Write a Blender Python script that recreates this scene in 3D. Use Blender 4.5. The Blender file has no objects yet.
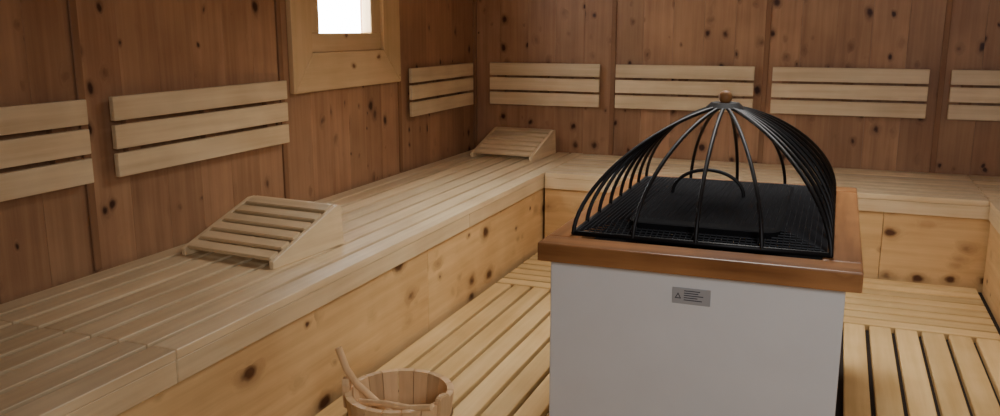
import bpy, bmesh, math, random
from mathutils import Vector, Matrix
random.seed(7)
C=bpy.context
def link(o): C.scene.collection.objects.link(o); return o

# ---------------------------------------------------------------- materials
def nt(name):
    m=bpy.data.materials.new(name); m.use_nodes=True
    t=m.node_tree; t.nodes.clear(); return m,t
def N(t,ty,**k):
    n=t.nodes.new(ty)
    for a,b in k.items(): setattr(n,a,b)
    return n
def math_(t,op,a,b=None,clamp=False):
    n=N(t,'ShaderNodeMath',operation=op); n.use_clamp=clamp
    for i,v in enumerate((a,b)):
        if v is None: continue
        if isinstance(v,(int,float)): n.inputs[i].default_value=v
        else: t.links.new(v,n.inputs[i])
    return n.outputs[0]
def mix(t,f,a,b,bt='MIX'):
    n=N(t,'ShaderNodeMix',data_type='RGBA',blend_type=bt)
    for s,v in ((n.inputs[0],f),(n.inputs[6],a),(n.inputs[7],b)):
        if isinstance(v,(int,float)): s.default_value=v
        elif isinstance(v,tuple): s.default_value=(*v,1)
        else: t.links.new(v,s)
    return n.outputs[2]
def wood(name,light,dark,axis='y',knot=(0.08,0.03,0.015),knot_size=0.0,knot_scale=5.0,rough=0.55,var=0.25,grain=1.0,spec=.3,stretch=.7):
    m,t=nt(name); L=t.links.new
    tc=N(t,'ShaderNodeTexCoord'); geo=N(t,'ShaderNodeNewGeometry')
    off=N(t,'ShaderNodeCombineXYZ')
    r=geo.outputs['Random Per Island']
    for i,k in enumerate((17.3,31.7,23.1)): L(math_(t,'MULTIPLY',r,k),off.inputs[i])
    add=N(t,'ShaderNodeVectorMath',operation='ADD'); L(tc.outputs['Object'],add.inputs[0]); L(off.outputs[0],add.inputs[1])
    if knot_size>0:
        sc=[1.0,1.0,1.0]; sc['xyz'.index(axis)]=stretch
        mk=N(t,'ShaderNodeVectorMath',operation='MULTIPLY'); L(add.outputs[0],mk.inputs[0]); mk.inputs[1].default_value=sc
        nz=N(t,'ShaderNodeTexNoise'); nz.inputs['Scale'].default_value=22; L(mk.outputs[0],nz.inputs[0])
        s2=N(t,'ShaderNodeVectorMath',operation='SCALE'); s2.inputs[3].default_value=0.026; L(nz.outputs['Color'],s2.inputs[0])
        a2=N(t,'ShaderNodeVectorMath',operation='ADD'); L(mk.outputs[0],a2.inputs[0]); L(s2.outputs[0],a2.inputs[1])
        vo=N(t,'ShaderNodeTexVoronoi'); vo.inputs['Scale'].default_value=knot_scale; L(a2.outputs[0],vo.inputs[0])
        d=vo.outputs['Distance']
        sep=N(t,'ShaderNodeSeparateColor'); L(vo.outputs['Color'],sep.inputs[0])
        rad=math_(t,'MULTIPLY_ADD',sep.outputs[0],knot_size*0.85); rad.node.inputs[2].default_value=knot_size*0.35
        q=math_(t,'DIVIDE',d,rad)
        core=N(t,'ShaderNodeMapRange'); core.inputs[1].default_value=0.6; core.inputs[2].default_value=1.15; core.inputs[3].default_value=.93; core.inputs[4].default_value=0; L(q,core.inputs[0])
        halo=N(t,'ShaderNodeMapRange'); halo.inputs[1].default_value=0.9; halo.inputs[2].default_value=2.7; halo.inputs[3].default_value=1; halo.inputs[4].default_value=0; L(q,halo.inputs[0])
        halo2=math_(t,'POWER',halo.outputs[0],2.0)
    sc=[30.0*grain]*3; sc['xyz'.index(axis)]=1.3
    mg=N(t,'ShaderNodeVectorMath',operation='MULTIPLY'); L(add.outputs[0],mg.inputs[0]); mg.inputs[1].default_value=sc
    src=mg.outputs[0]
    if knot_size>0:
        cv=N(t,'ShaderNodeCombineXYZ'); 
        for i in range(3): L(math_(t,'MULTIPLY',halo2,1.6),cv.inputs[i])
        ag=N(t,'ShaderNodeVectorMath',operation='ADD'); L(src,ag.inputs[0]); L(cv.outputs[0],ag.inputs[1]); src=ag.outputs[0]
    ng=N(t,'ShaderNodeTexNoise'); ng.inputs['Scale'].default_value=1.0; ng.inputs['Detail'].default_value=5; ng.inputs['Roughness'].default_value=.6; L(src,ng.inputs[0])
    gr=N(t,'ShaderNodeMapRange'); gr.inputs[1].default_value=.33; gr.inputs[2].default_value=.68; L(ng.outputs[0],gr.inputs[0])
    nb=N(t,'ShaderNodeTexNoise'); nb.inputs['Scale'].default_value=3.0; nb.inputs['Detail'].default_value=3; L(add.outputs[0],nb.inputs[0])
    nbr=N(t,'ShaderNodeMapRange'); nbr.inputs[1].default_value=.3; nbr.inputs[2].default_value=.7; L(nb.outputs[0],nbr.inputs[0])
    f=math_(t,'MULTIPLY',gr.outputs[0],.5); f=math_(t,'ADD',f,math_(t,'MULTIPLY',nbr.outputs[0],.5),True)
    col=mix(t,f,dark,light)
    v=math_(t,'MULTIPLY_ADD',r,var); v.node.inputs[2].default_value=1-var/2
    hv=N(t,'ShaderNodeHueSaturation'); L(col,hv.inputs['Color']); L(v,hv.inputs['Value']); col=hv.outputs[0]
    if knot_size>0:
        kd=tuple(c*.55+k*.45 for c,k in zip(dark,knot))
        col=mix(t,math_(t,'MULTIPLY',halo2,.8),col,kd)
        col=mix(t,core.outputs[0],col,knot)
    b=N(t,'ShaderNodeBsdfPrincipled'); L(col,b.inputs['Base Color']); b.inputs['Roughness'].default_value=rough; b.inputs['Specular IOR Level'].default_value=spec
    bp=N(t,'ShaderNodeBump'); bp.inputs['Strength'].default_value=.15; bp.inputs['Distance'].default_value=.002; L(gr.outputs[0],bp.inputs['Height']); L(bp.outputs[0],b.inputs['Normal'])
    o=N(t,'ShaderNodeOutputMaterial'); L(b.outputs[0],o.inputs[0]); return m
def plain(name,col,rough=.6,metal=0,noise=.0,scale=20,spec=.5):
    m,t=nt(name); L=t.links.new
    b=N(t,'ShaderNodeBsdfPrincipled'); b.inputs['Roughness'].default_value=rough; b.inputs['Metallic'].default_value=metal; b.inputs['Specular IOR Level'].default_value=spec
    tc=N(t,'ShaderNodeTexCoord'); n=N(t,'ShaderNodeTexNoise'); n.inputs['Scale'].default_value=scale; n.inputs['Detail'].default_value=4; L(tc.outputs['Object'],n.inputs[0])
    c=mix(t,n.outputs[0],tuple(x*(1-noise) for x in col),tuple(min(1,x*(1+noise)) for x in col)); L(c,b.inputs['Base Color'])
    o=N(t,'ShaderNodeOutputMaterial'); L(b.outputs[0],o.inputs[0]); return m

WL=(0.50,0.290,0.155); WD=(0.28,0.142,0.074); WK=(0.040,0.012,0.007)
m_wall=wood('wall_pine_vertical',WL,WD,'z',WK,knot_size=.155,knot_scale=10,var=.24,rough=.45)
m_batten=wood('wall_batten_pine',(0.32,0.17,0.085),(0.20,0.095,0.045),'z',WK)
BL=(0.85,0.69,0.44); BD=(0.58,0.42,0.23)
m_bx=wood('bench_aspen_x',BL,BD,'x',var=.22,rough=.42,spec=.5); m_by=wood('bench_aspen_y',BL,BD,'y',var=.22,rough=.42,spec=.5)
FLt=(0.80,0.555,0.27); FDk=(0.56,0.335,0.14)
m_fx=wood('fascia_pine_x',FLt,FDk,'x',(0.08,0.025,0.009),knot_size=.185,knot_scale=8,var=.12)
m_fy=wood('fascia_pine_y',FLt,FDk,'y',(0.08,0.025,0.009),knot_size=.185,knot_scale=8,var=.12)
m_dx=wood('duckboard_x',(0.80,0.57,0.27),(0.58,0.37,0.145),'x',var=.3); m_dy=wood('duckboard_y',(0.80,0.57,0.27),(0.58,0.37,0.145),'y',var=.3)
m_ctx=wood('counter_oak_x',(0.46,0.22,0.082),(0.16,0.062,0.021),'x',(0.05,0.016,0.008),knot_size=.11,knot_scale=7,var=.2,rough=.35,grain=.7)
m_cty=wood('counter_oak_y',(0.46,0.22,0.082),(0.16,0.062,0.021),'y',(0.05,0.016,0.008),knot_size=.11,knot_scale=7,var=.2,rough=.35,grain=.7)
m_bucket=wood('bucket_larch',(0.80,0.56,0.31),(0.60,0.37,0.18),'z',var=.2)
m_knob=wood('knob_wood',(0.34,0.17,0.06),(0.2,0.08,0.025),'z')
m_frame=wood('window_pine_z',(0.72,0.52,0.29),(0.55,0.37,0.18),'z',(0.2,0.08,0.03),knot_size=.08,knot_scale=8,var=.12)
m_framey=wood('window_pine_y',(0.72,0.52,0.29),(0.55,0.37,0.18),'y',(0.2,0.08,0.03),knot_size=.08,knot_scale=8,var=.12)
m_iron=plain('black_iron',(0.010,0.010,0.011),.5,.4,.3)
m_mesh=plain('perforated_steel',(0.022,0.024,0.028),.5,.4,.3)
m_black=plain('black_steel_sheet',(0.006,0.006,0.007),.85,0,.4,8,.08)
m_plaster=plain('white_plaster',(0.66,0.655,0.645),.8,0,.05,9)
m_label=plain('label_foil',(0.42,0.43,0.45),.35,.3,.04)
m_ink=plain('label_ink',(0.05,0.05,0.06),.6)
m_dark=plain('subfloor_dark',(0.022,0.013,0.008),.9,0,.3)
m_band=plain('brass_band',(0.25,0.14,0.06),.4,.6)
def glassm():
    m,t=nt('window_glass'); L=t.links.new
    a=N(t,'ShaderNodeBsdfTransparent'); g=N(t,'ShaderNodeBsdfGlossy'); g.inputs['Roughness'].default_value=.02
    x=N(t,'ShaderNodeMixShader'); x.inputs[0].default_value=.05; L(a.outputs[0],x.inputs[1]); L(g.outputs[0],x.inputs[2])
    o=N(t,'ShaderNodeOutputMaterial'); L(x.outputs[0],o.inputs[0]); return m
m_glass=glassm()

# ---------------------------------------------------------------- geometry helpers
def boxes(name,lst,mat,bev=.003,parent=None,seg=1):
    bm=bmesh.new()
    for b in lst:
        x0,x1,y0,y1,z0,z1=b[:6]
        s=bmesh.ops.create_cube(bm,size=1)
        vs=s['verts']
        bmesh.ops.scale(bm,vec=(x1-x0,y1-y0,z1-z0),verts=vs)
        bmesh.ops.translate(bm,vec=((x0+x1)/2,(y0+y1)/2,(z0+z1)/2),verts=vs)
    if bev>0: bmesh.ops.bevel(bm,geom=bm.edges[:],offset=bev,segments=seg,affect='EDGES',profile=.6)
    return fin(name,bm,mat,parent)
def fin(name,bm,mat,parent=None,smooth=False):
    me=bpy.data.meshes.new(name); bm.to_mesh(me); bm.free(); me.materials.append(mat)
    if smooth:
        for p in me.polygons: p.use_smooth=True
    o=link(bpy.data.objects.new(name,me))
    if parent: o.parent=parent
    return o
def empty(name,loc=(0,0,0),rz=0):
    o=link(bpy.data.objects.new(name,None)); o.location=loc; o.rotation_euler=(0,0,rz); o.empty_display_size=.1; return o
def tube(name,pts_list,r,mat,parent=None,cyc=False):
    cu=bpy.data.curves.new(name,'CURVE'); cu.dimensions='3D'; cu.bevel_depth=r; cu.bevel_resolution=2
    for pts in pts_list:
        s=cu.splines.new('POLY'); s.points.add(len(pts)-1)
        for p,q in zip(s.points,pts): p.co=(*q,1)
        s.use_cyclic_u=cyc; s.use_smooth=True
    cu.use_fill_caps=True; cu.materials.append(mat)
    tmp=link(bpy.data.objects.new(name,cu))
    dg=C.evaluated_depsgraph_get(); me=bpy.data.meshes.new_from_object(tmp.evaluated_get(dg))
    bpy.data.objects.remove(tmp); o=link(bpy.data.objects.new(name,me))
    if parent: o.parent=parent
    return o

# ---------------------------------------------------------------- dimensions
W=-2.427; B=5.675; R=1.564; FY=-1.0; H=2.35
BF=-1.610; BB=4.810; RF=0.747; BZ=.452; FZ=-.03
wy0,wy1,wz0,wz1=3.61,4.32,1.18,1.98

# ---------------------------------------------------------------- shell
boxes('floor',[(W-.2,R+.2,FY-.2,B+.2,FZ-.1,FZ)],m_dark,0)
boxes('ceiling',[(W-.2,R+.2,FY-.2,B+.2,H,H+.1)],m_wall,0)
def planks(a0,a1,w):
    n=max(1,round((a1-a0)/w)); s=(a1-a0)/n
    return [(a0+i*s,a0+(i+1)*s) for i in range(n)]
g=.0004; PW=.19
wl=[]
cuts=[FY,-.08,1.07,2.224,3.373,4.532,B]
for c0,c1 in zip(cuts[:-1],cuts[1:]):
    edges=[c0,c1]
    for k in (wy0,wy1):
        if c0<k<c1: edges.append(k)
    edges=sorted(edges)
    for e0,e1 in zip(edges[:-1],edges[1:]):
        for p0,p1 in planks(e0,e1,PW):
            mid=(p0+p1)/2
            if wy0<mid<wy1:
                wl.append((W-.04,W,p0+g,p1-g,FZ,wz0)); wl.append((W-.04,W,p0+g,p1-g,wz1,H))
            else: wl.append((W-.04,W,p0+g,p1-g,FZ,H))
wl+=[(W-.12,W-.04,FY-.1,wy0,FZ,H),(W-.12,W-.04,wy1,B+.1,FZ,H),(W-.12,W-.04,wy0,wy1,FZ,wz0),(W-.12,W-.04,wy0,wy1,wz1,H)]
boxes('wall_left',wl,m_wall,.0008)
wb=[]
bc=[W,-1.417,-.438,.558,R]
for c0,c1 in zip(bc[:-1],bc[1:]):
    for p0,p1 in planks(c0,c1,PW): wb.append((p0+g,p1-g,B,B+.04,FZ,H))
wb.append((W-.04,R+.04,B+.04,B+.12,FZ,H))
boxes('wall_back',wb,m_wall,.0008)
boxes('wall_right',[(R,R+.04,p0+g,p1-g,FZ,H) for p0,p1 in planks(FY,B,PW)]+[(R+.04,R+.12,FY-.04,B+.04,FZ,H)],m_wall,.0008)
boxes('wall_front',[(p0+g,p1-g,FY-.04,FY,FZ,H) for p0,p1 in planks(W,R,PW)]+[(W-.04,R+.04,FY-.12,FY-.04,FZ,H)],m_wall,.0008)
k=0
for y in cuts[1:-1]:
    k+=1; boxes('trim_%d'%k,[(W,W+.010,y-.016,y+.016,BZ,H)],m_batten,.002)
for x in bc[1:-1]:
    k+=1; boxes('trim_%d'%k,[(x-.016,x+.016,B-.010,B,BZ,H)],m_batten,.002)
k+=1; boxes('trim_%d'%k,[(W,W+.02,B-.02,B,BZ,H)],m_batten,.002)

# window
win=empty('window_1')
cy0,cy1,cz0,cz1=3.443,4.514,.993,2.15
def mitre(name,quads,mat,t):
    bm=bmesh.new()
    for q in quads:
        A=[bm.verts.new((W,y,z)) for y,z in q]; Bv=[bm.verts.new((W+t,y,z)) for y,z in q]
        bm.faces.new(A); bm.faces.new(Bv[::-1])
        for i in range(4):
            j=(i+1)%4; bm.faces.new([A[j],A[i],Bv[i],Bv[j]])
    bmesh.ops.recalc_face_normals(bm,faces=bm.faces[:])
    bmesh.ops.bevel(bm,geom=bm.edges[:],offset=.003,segments=1,affect='EDGES')
    fin(name,bm,mat,win)
e_=.004
mitre('casing_rails',[[(cy0+e_,cz0),(cy1-e_,cz0),(wy1-e_,wz0),(wy0+e_,wz0)],[(wy0+e_,wz1),(wy1-e_,wz1),(cy1-e_,cz1),(cy0+e_,cz1)]],m_framey,.028)
mitre('casing_stiles',[[(cy0,cz0),(wy0,wz0),(wy0,wz1),(cy0,cz1)],[(wy1,wz0),(cy1,cz0),(cy1,cz1),(wy1,wz1)]],m_frame,.028)
boxes('sash_rails',[(W-.05,W+.008,wy0,wy1,wz0,wz0+.095),(W-.05,W+.008,wy0,wy1,wz1-.095,wz1)],m_framey,.004,win)
boxes('sash_stiles',[(W-.05,W+.006,wy0,wy0+.10,wz0+.095,wz1-.095),(W-.05,W+.006,wy1-.10,wy1,wz0+.095,wz1-.095)],m_frame,.004,win)
boxes('glass',[(W-.032,W-.026,wy0+.09,wy1-.09,wz0+.085,wz1-.085)],m_glass,0,win)

# ---------------------------------------------------------------- floor duckboards
sx0,sx1,sy0,sy1=-.741,.056,2.285,3.465
def clipx(x0,x1,y0,y1):
    if x1>sx0-.01 and x0<sx1+.01:
        return [(x0,x1,y0,sy0-.01),(x0,x1,sy1+.01,y1)]
    return [(x0,x1,y0,y1)]
sl=[]
n=22; pitch=(RF-BF-.03)/n
for i in range(n):
    x0=BF+.018+i*pitch
    for a,b,c,d in clipx(x0,x0+pitch-.018,FY+.02,3.985): sl.append((a,b,c,d,FZ,0))
duck=empty('duckboard_floor')
boxes('lengthwise_slats',sl,m_dy,.003,duck)
sl=[]; n=8; pitch=(BB-4.0-.005)/n
for i in range(n):
    y0=4.0+i*pitch; sl.append((BF+.018,RF-.018,y0,y0+pitch-.018,FZ,0))
boxes('cross_slats',sl,m_dx,.003,duck)

# ---------------------------------------------------------------- benches
def bench(axis,a0,a1,front,back,joints,lipj,fasj):
    e=empty('sauna_bench')
    def bx(l0,l1,c0,c1,z0,z1):
        c0,c1=min(c0,c1),max(c0,c1)
        return (c0,c1,l0,l1,z0,z1) if axis=='y' else (l0,l1,c0,c1,z0,z1)
    d=1 if back>front else -1
    n=8; p=(abs(back-front)-.004)/n
    S=[]
    js=[a0]+joints+[a1]
    for j0,j1 in zip(js[:-1],js[1:]):
        for i in range(n):
            c=front+d*(i*p); S.append(bx(j0+.002,j1-.002,c,c+d*(p-.019),BZ-.028,BZ))
    mt=m_by if axis=='y' else m_bx; mf=m_fy if axis=='y' else m_fx
    boxes('seat_slats',S,mt,.002,e,1)
    js=[a0]+lipj+[a1]
    boxes('front_lip',[bx(j0+.001,j1-.001,front+d*.002,front+d*.03,BZ-.097,BZ-.0285) for j0,j1 in zip(js[:-1],js[1:])],mt,.003,e)
    js=[a0]+fasj+[a1]
    boxes('fascia',[bx(j0+.001,j1-.001,front+d*.012,front+d*.034,FZ+.001,BZ-.099) for j0,j1 in zip(js[:-1],js[1:])],mf,.002,e)
    boxes('bearers',[bx(y,y+.05,front+d*.04,back-d*.006,BZ-.12,BZ-.029) for y in [a0+.1+i*.75 for i in range(int((a1-a0-.1)/.75)+1)] if y+.05<a1],m_dark,0,e)
    boxes('under_panel',[bx(a0+.01,a1-.01,front+d*.04,back-d*.006,BZ-.125,BZ-.121)],m_dark,0,e)
    return e
bench('y',FY+.01,B-.003,BF,W+.003,[1.709],[1.709,3.70],[.9,3.258])
bench('x',BF+.004,R-.003,BB,B-.003,[RF],[-.45],[-1.28,.27])
bench('y',FY+.01,BB-.004,RF,R-.003,[1.709],[1.709,3.70],[.9,3.258])

# ---------------------------------------------------------------- backrests
def backrest(side,a0,a1):
    e=empty('sauna_backrest')
    S=[];z=.776
    for i in range(3):
        z0=z+i*.101; z1=z0+.086
        S.append((W+.03,W+.05,a0,a1,z0,z1) if side=='l' else ((a0,a1,B-.05,B-.03,z0,z1) if side=='b' else (R-.05,R-.03,a0,a1,z0,z1)))
    boxes('slats',S,m_by if side!='b' else m_bx,.004,e,2)
    P=[]
    for f in (.1,.5,.9):
        c=a0+(a1-a0)*f
        P.append((W+.001,W+.03,c-.03,c+.03,.79,1.05) if side=='l' else ((c-.03,c+.03,B-.03,B-.001,.79,1.05) if side=='b' else (R-.03,R-.001,c-.03,c+.03,.79,1.05)))
    boxes('mounts',P,m_batten,.002,e)
for a in [(-.0,1.04),(1.18,2.205),(2.318,3.353),(4.606,5.54)]: backrest('l',*a)
for a in [(-2.291,-1.498),(-1.389,-.50),(-.392,.488),(.603,1.49)]: backrest('b',*a)
for a in [(.0,1.04),(1.18,2.217),(2.318,3.353),(3.5,4.5)]: backrest('r',*a)

# ---------------------------------------------------------------- headrests
def headrest(cx,cy,rz,w=.45,l=.42,h=.162):
    e=empty('sauna_headrest',(cx,cy,BZ+.0005),rz)
    prof=[(-l/2,0),(l/2,0),(l/2-.012,h),(l/2-.05,h+.0),(-l/2,.028)]
    for s,nm in ((-1,'cheek_left'),(1,'cheek_right')):
        bm=bmesh.new(); x0=s*w/2; x1=x0-s*.02
        A=[bm.verts.new((x0,y,z)) for y,z in prof]; Bv=[bm.verts.new((x1,y,z)) for y,z in prof]
        bm.faces.new(A); bm.faces.new(Bv[::-1])
        for i in range(len(prof)):
            j=(i+1)%len(prof); bm.faces.new([A[j],A[i],Bv[i],Bv[j]])
        bmesh.ops.recalc_face_normals(bm,faces=bm.faces[:]); bmesh.ops.bevel(bm,geom=bm.edges[:],offset=.002,segments=1,affect='EDGES')
        fin(nm,bm,m_by,e)
    y0,z0=-l/2-.01,.030; y1,z1=l/2-.04,h+.003
    L=math.hypot(y1-y0,z1-z0); ang=math.atan2(z1-z0,y1-y0)
    bm=bmesh.new(); n=6; p=L/n
    for i in range(n):
        s=bmesh.ops.create_cube(bm,size=1)['verts']
        bmesh.ops.scale(bm,vec=(w-.044,p-.020,.014),verts=s)
        bmesh.ops.translate(bm,vec=(0,p*(i+.5),-.002),verts=s)
    bmesh.ops.bevel(bm,geom=bm.edges[:],offset=.003,segments=2,affect='EDGES')
    bmesh.ops.rotate(bm,matrix=Matrix.Rotation(ang,3,'X'),verts=bm.verts[:]); bmesh.ops.translate(bm,vec=(0,y0+.01,z0),verts=bm.verts[:])
    fin('slats',bm,m_bx,e)
    boxes('rear_rail',[(-w/2+.021,w/2-.021,l/2-.04,l/2-.014,.0,h+.002)],m_bx,.003,e)
headrest(-2.045,2.685,math.radians(-5))
headrest(-2.03,5.42,math.radians(-4))

# ---------------------------------------------------------------- stove
st=empty('sauna_stove')
boxes('cabinet',[(sx0,sx1,sy0,sy1,FZ+.001,.648)],m_plaster,.006,st,3)
cx0,cx1,cyy0,cyy1,cz=-.769,.093,2.246,3.503,.702
fw=.10
boxes('counter_front',[(cx0,cx1,cyy0,cyy0+fw,.648,cz)],m_ctx,.005,st,2)
boxes('counter_back',[(cx0,cx1,cyy1-fw,cyy1,.648,cz)],m_ctx,.005,st,2)
boxes('counter_sides',[(cx0,cx0+fw,cyy0+fw+.001,cyy1-fw-.001,.648,cz-.0005),(cx1-fw,cx1,cyy0+fw+.001,cyy1-fw-.001,.648,cz-.0005)],m_cty,.005,st,2)
hx0,hx1,hy0,hy1=-.70,.014,2.375,3.40
hcx,hcy=(hx0+hx1)/2,(hy0+hy1)/2
ix0,ix1,iy0,iy1=-.55,-.13,2.45,3.24
boxes('well_tray',[(cx0+fw-.005,cx1-fw+.005,cyy0+fw-.005,cyy1-fw+.005,.649,.665)],m_black,0,st)
def mesh_sheet():
    bm=bmesh.new(); s=.0165
    nx=round((hx1-hx0-.02)/s); ny=round((hy1-hy0-.02)/s)
    V={}
    for i in range(nx+1):
        for j in range(ny+1):
            x=hx0+.01+i*(hx1-hx0-.02)/nx; y=hy0+.01+j*(hy1-hy0-.02)/ny
            d=min(x-hx0,hx1-x,y-hy0,hy1-y)
            V[i,j]=bm.verts.new((x,y,.708+min(.030,d*.22)))
    for i in range(nx):
        for j in range(ny):
            bm.faces.new([V[i,j],V[i+1,j],V[i+1,j+1],V[i,j+1]])
    o=fin('perforated_mesh',bm,m_mesh,st)
    md=o.modifiers.new('w','WIREFRAME'); md.thickness=.0055; md.use_even_offset=False
mesh_sheet()
# dark inner plate lying just under the mesh
bm=bmesh.new()
def rrect(x0,x1,y0,y1,r,z,n=6):
    pts=[]
    for (cx,cy,a) in ((x1-r,y1-r,0),(x0+r,y1-r,90),(x0+r,y0+r,180),(x1-r,y0+r,270)):
        for i in range(n+1):
            t=math.radians(a+90*i/n); pts.append((cx+r*math.cos(t),cy+r*math.sin(t),z))
    return pts
rings=[rrect(ix0-.008,ix1+.008,iy0-.008,iy1+.008,.05,.69),rrect(ix0-.008,ix1+.008,iy0-.008,iy1+.008,.05,.739),rrect(ix0,ix1,iy0,iy1,.045,.7415),rrect(ix0+.01,ix1-.01,iy0+.01,iy1-.01,.04,.7395)]
vr=[[bm.verts.new(p) for p in r] for r in rings]
for a,b in zip(vr[:-1],vr[1:]):
    for i in range(len(a)):
        j=(i+1)%len(a); bm.faces.new([a[i],a[j],b[j],b[i]])
bm.faces.new(vr[-1])
bmesh.ops.recalc_face_normals(bm,faces=bm.faces[:]); fin('inner_plate',bm,m_black,st)
Hh=.345; z0=.706
def rib(bx,by,n=22,p=1.36):
    pts=[]
    for i in range(n+1):
        t=math.pi/2*(1-i/n)
        k=math.sin(t)**p; zz=math.cos(t)**1.12
        pts.append((hcx+(bx-hcx)*k,hcy+(by-hcy)*k,z0+Hh*zz))
    return pts
ribs=[]
nf=4; ns=7
for i in range(nf+1):
    x=hx0+(hx1-hx0)*i/nf
    ribs.append(rib(x,hy0)); ribs.append(rib(x,hy1))
for i in range(1,ns):
    y=hy0+(hy1-hy0)*i/ns
    ribs.append(rib(hx0,y)); ribs.append(rib(hx1,y))
tube('hood_ribs',ribs,.0062,m_iron,st)
tube('hood_base_bar',[[(hx0,hy0,z0+.002),(hx1,hy0,z0+.002),(hx1,hy1,z0+.002),(hx0,hy1,z0+.002)]],.008,m_iron,st,cyc=True)
hp=[]
for i in range(21):
    t=math.pi*i/20; hp.append((hcx-.05+.12*math.cos(t),2.95,.741+.085*math.sin(t)))
tube('inner_hoop',[hp],.006,m_iron,st)
bm=bmesh.new()
bmesh.ops.create_cone(bm,cap_ends=True,segments=32,radius1=.062,radius2=.045,depth=.016,matrix=Matrix.Translation((hcx,hcy,z0+Hh+.004)))
fin('hood_cap',bm,m_iron,st)
bm=bmesh.new(); bmesh.ops.create_uvsphere(bm,u_segments=24,v_segments=14,radius=.022,matrix=Matrix.Translation((hcx,hcy,z0+Hh+.029)))
fin('hood_knob',bm,m_knob,st,True)
# label
lx,lz=-.334,.580
boxes('label_plate',[(lx-.052,lx+.052,sy0-.0025,sy0-.0002,lz-.023,lz+.023)],m_label,.0008,st)
ink=[]
for i in range(5):
    zz=lz+.015-i*.0065; ww=random.uniform(.035,.062)
    ink.append((lx-.020,lx-.020+ww,sy0-.0032,sy0-.0026,zz-.0012,zz+.0012))
boxes('label_lines',ink,m_ink,0,st)
bm=bmesh.new()
T=[(lx-.045,lz-.008),(lx-.027,lz-.008),(lx-.036,lz+.009)]; T2=[(lx-.041,lz-.0055),(lx-.031,lz-.0055),(lx-.036,lz+.004)]
a=[bm.verts.new((x,sy0-.003,z)) for x,z in T]; b=[bm.verts.new((x,sy0-.003,z)) for x,z in T2]
for i in range(3): bm.faces.new([a[i],a[(i+1)%3],b[(i+1)%3],b[i]])
fin('label_warning_triangle',bm,m_ink,st)

# ---------------------------------------------------------------- bucket with ladle
bk=empty('wooden_sauna_bucket',(-1.135,2.08,.0))
r0,r1,hb=.130,.160,.262; n=18
bm=bmesh.new()
for i in range(n):
    a0=2*math.pi*i/n+.008; a1=2*math.pi*(i+1)/n-.008
    pts=[]
    for z,ro in ((0.001,r0),(hb,r1)):
        for a in (a0,(a0+a1)/2,a1): pts.append((ro*math.cos(a),ro*math.sin(a),z))
        for a in (a1,(a0+a1)/2,a0): pts.append(((ro-.020)*math.cos(a),(ro-.020)*math.sin(a),z))
    v=[bm.verts.new(p) for p in pts]
    bm.faces.new(v[:6][::-1]); bm.faces.new(v[6:])
    for q in range(6):
        w_=(q+1)%6; bm.faces.new([v[q],v[w_],v[6+w_],v[6+q]])
bmesh.ops.recalc_face_normals(bm,faces=bm.faces[:])
fin('staves',bm,m_bucket,bk)
bm=bmesh.new(); bmesh.ops.create_cone(bm,cap_ends=True,segments=36,radius1=r0-.012,radius2=r0-.010,depth=.02,matrix=Matrix.Translation((0,0,.04)))
fin('bottom_disc',bm,m_bucket,bk)
for z in (.05,.19):
    ro=r0+(r1-r0)*z/hb+.0015
    tube('hoop_band',[[(ro*math.cos(2*math.pi*i/36),ro*math.sin(2*math.pi*i/36),z) for i in range(36)]],.004,m_band,bk,cyc=True)
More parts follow.
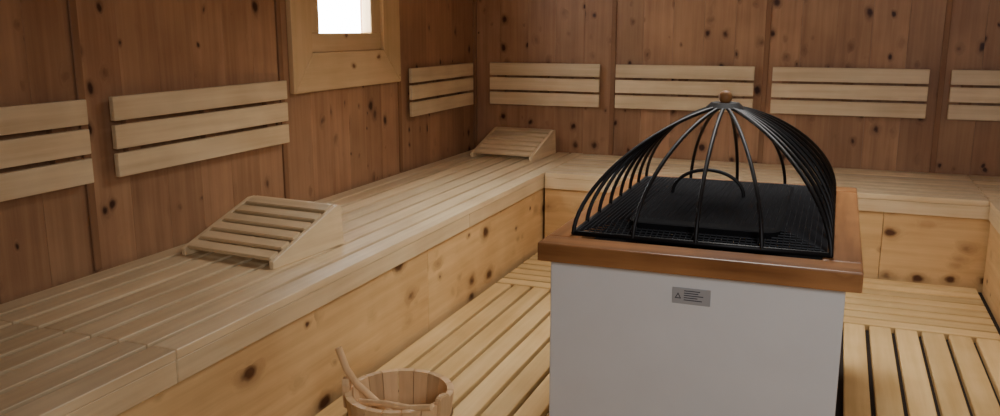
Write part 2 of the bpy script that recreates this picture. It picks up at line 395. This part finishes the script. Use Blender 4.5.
def ear(a,h):
    bm=bmesh.new(); rr=r1-.008; u=Vector((-math.sin(a),math.cos(a),0)); o=Vector((math.cos(a),math.sin(a),0))
    prof=[(-.028,hb-.05),(.028,hb-.05),(.024,hb+h*.6),(.012,hb+h),(-.012,hb+h),(-.024,hb+h*.6)]
    A=[bm.verts.new(o*(rr+.010+max(0,z-hb)*.15)+u*s+Vector((0,0,z))) for s,z in prof]; Bv=[bm.verts.new(o*(rr-.010+max(0,z-hb)*.15)+u*s+Vector((0,0,z))) for s,z in prof]
    bm.faces.new(A); bm.faces.new(Bv[::-1])
    for i in range(6):
        j=(i+1)%6; bm.faces.new([A[j],A[i],Bv[i],Bv[j]])
    bmesh.ops.recalc_face_normals(bm,faces=bm.faces[:]); bmesh.ops.bevel(bm,geom=bm.edges[:],offset=.003,segments=2,affect='EDGES')
    return bm
fin('stave_ear',ear(math.radians(200),.035),m_bucket,bk)
fin('stave_ear_low',ear(math.radians(-10),.02),m_bucket,bk)
tube('ladle_handle',[[(.02,-.01,.16),(-.06,-.02,.215),(-.125,-.035,.275),(-.150,-.045,.32),(-.162,-.05,.36),(-.172,-.05,.385)]],.011,m_bucket,bk)
tube('grip_bar',[[(-.085,-.085,.245),(0,-.09,.256),(.08,-.095,.258),(.15,-.095,.272)]],.010,m_bucket,bk)
bm=bmesh.new(); s=bmesh.ops.create_uvsphere(bm,u_segments=20,v_segments=12,radius=.05)['verts']
bmesh.ops.delete(bm,geom=[v for v in bm.verts if v.co.z>.012],context='VERTS')
bmesh.ops.translate(bm,vec=(.055,0,.15),verts=bm.verts[:])
o=fin('ladle_bowl',bm,m_bucket,bk,True); md=o.modifiers.new('s','SOLIDIFY'); md.thickness=.006

# ---------------------------------------------------------------- light
def area(name,loc,target,size,sy,e,col,spread=180):
    l=bpy.data.lights.new(name,'AREA'); l.shape='RECTANGLE'; l.size=size; l.size_y=sy; l.energy=e; l.color=col; l.spread=math.radians(spread)
    o=link(bpy.data.objects.new(name,l)); o.location=loc
    o.rotation_euler=(Vector(target)-Vector(loc)).to_track_quat('-Z','Y').to_euler(); return o
area('daylight_from_entry',(1.0,-.5,1.8),(-.5,3.6,.1),.9,.8,18,(.97,.98,1),120)
area('ceiling_lamp',(-.4,3.6,2.3),(-.6,3.3,0),.7,1.0,27,(1,.975,.93),122)
wd=bpy.data.worlds.new('sky'); C.scene.world=wd; wd.use_nodes=True
bg=wd.node_tree.nodes['Background']; bg.inputs[0].default_value=(.92,.96,1,1); bg.inputs[1].default_value=22

# ---------------------------------------------------------------- camera
cd=bpy.data.cameras.new('camera'); cam=link(bpy.data.objects.new('camera',cd))
cd.sensor_width=36; cd.lens=855.7/1000*36; cd.clip_start=.05
cam.location=(0,0,1.3023)
cam.rotation_euler=(math.radians(90-11.90),0,math.radians(21.465))
C.scene.camera=cam
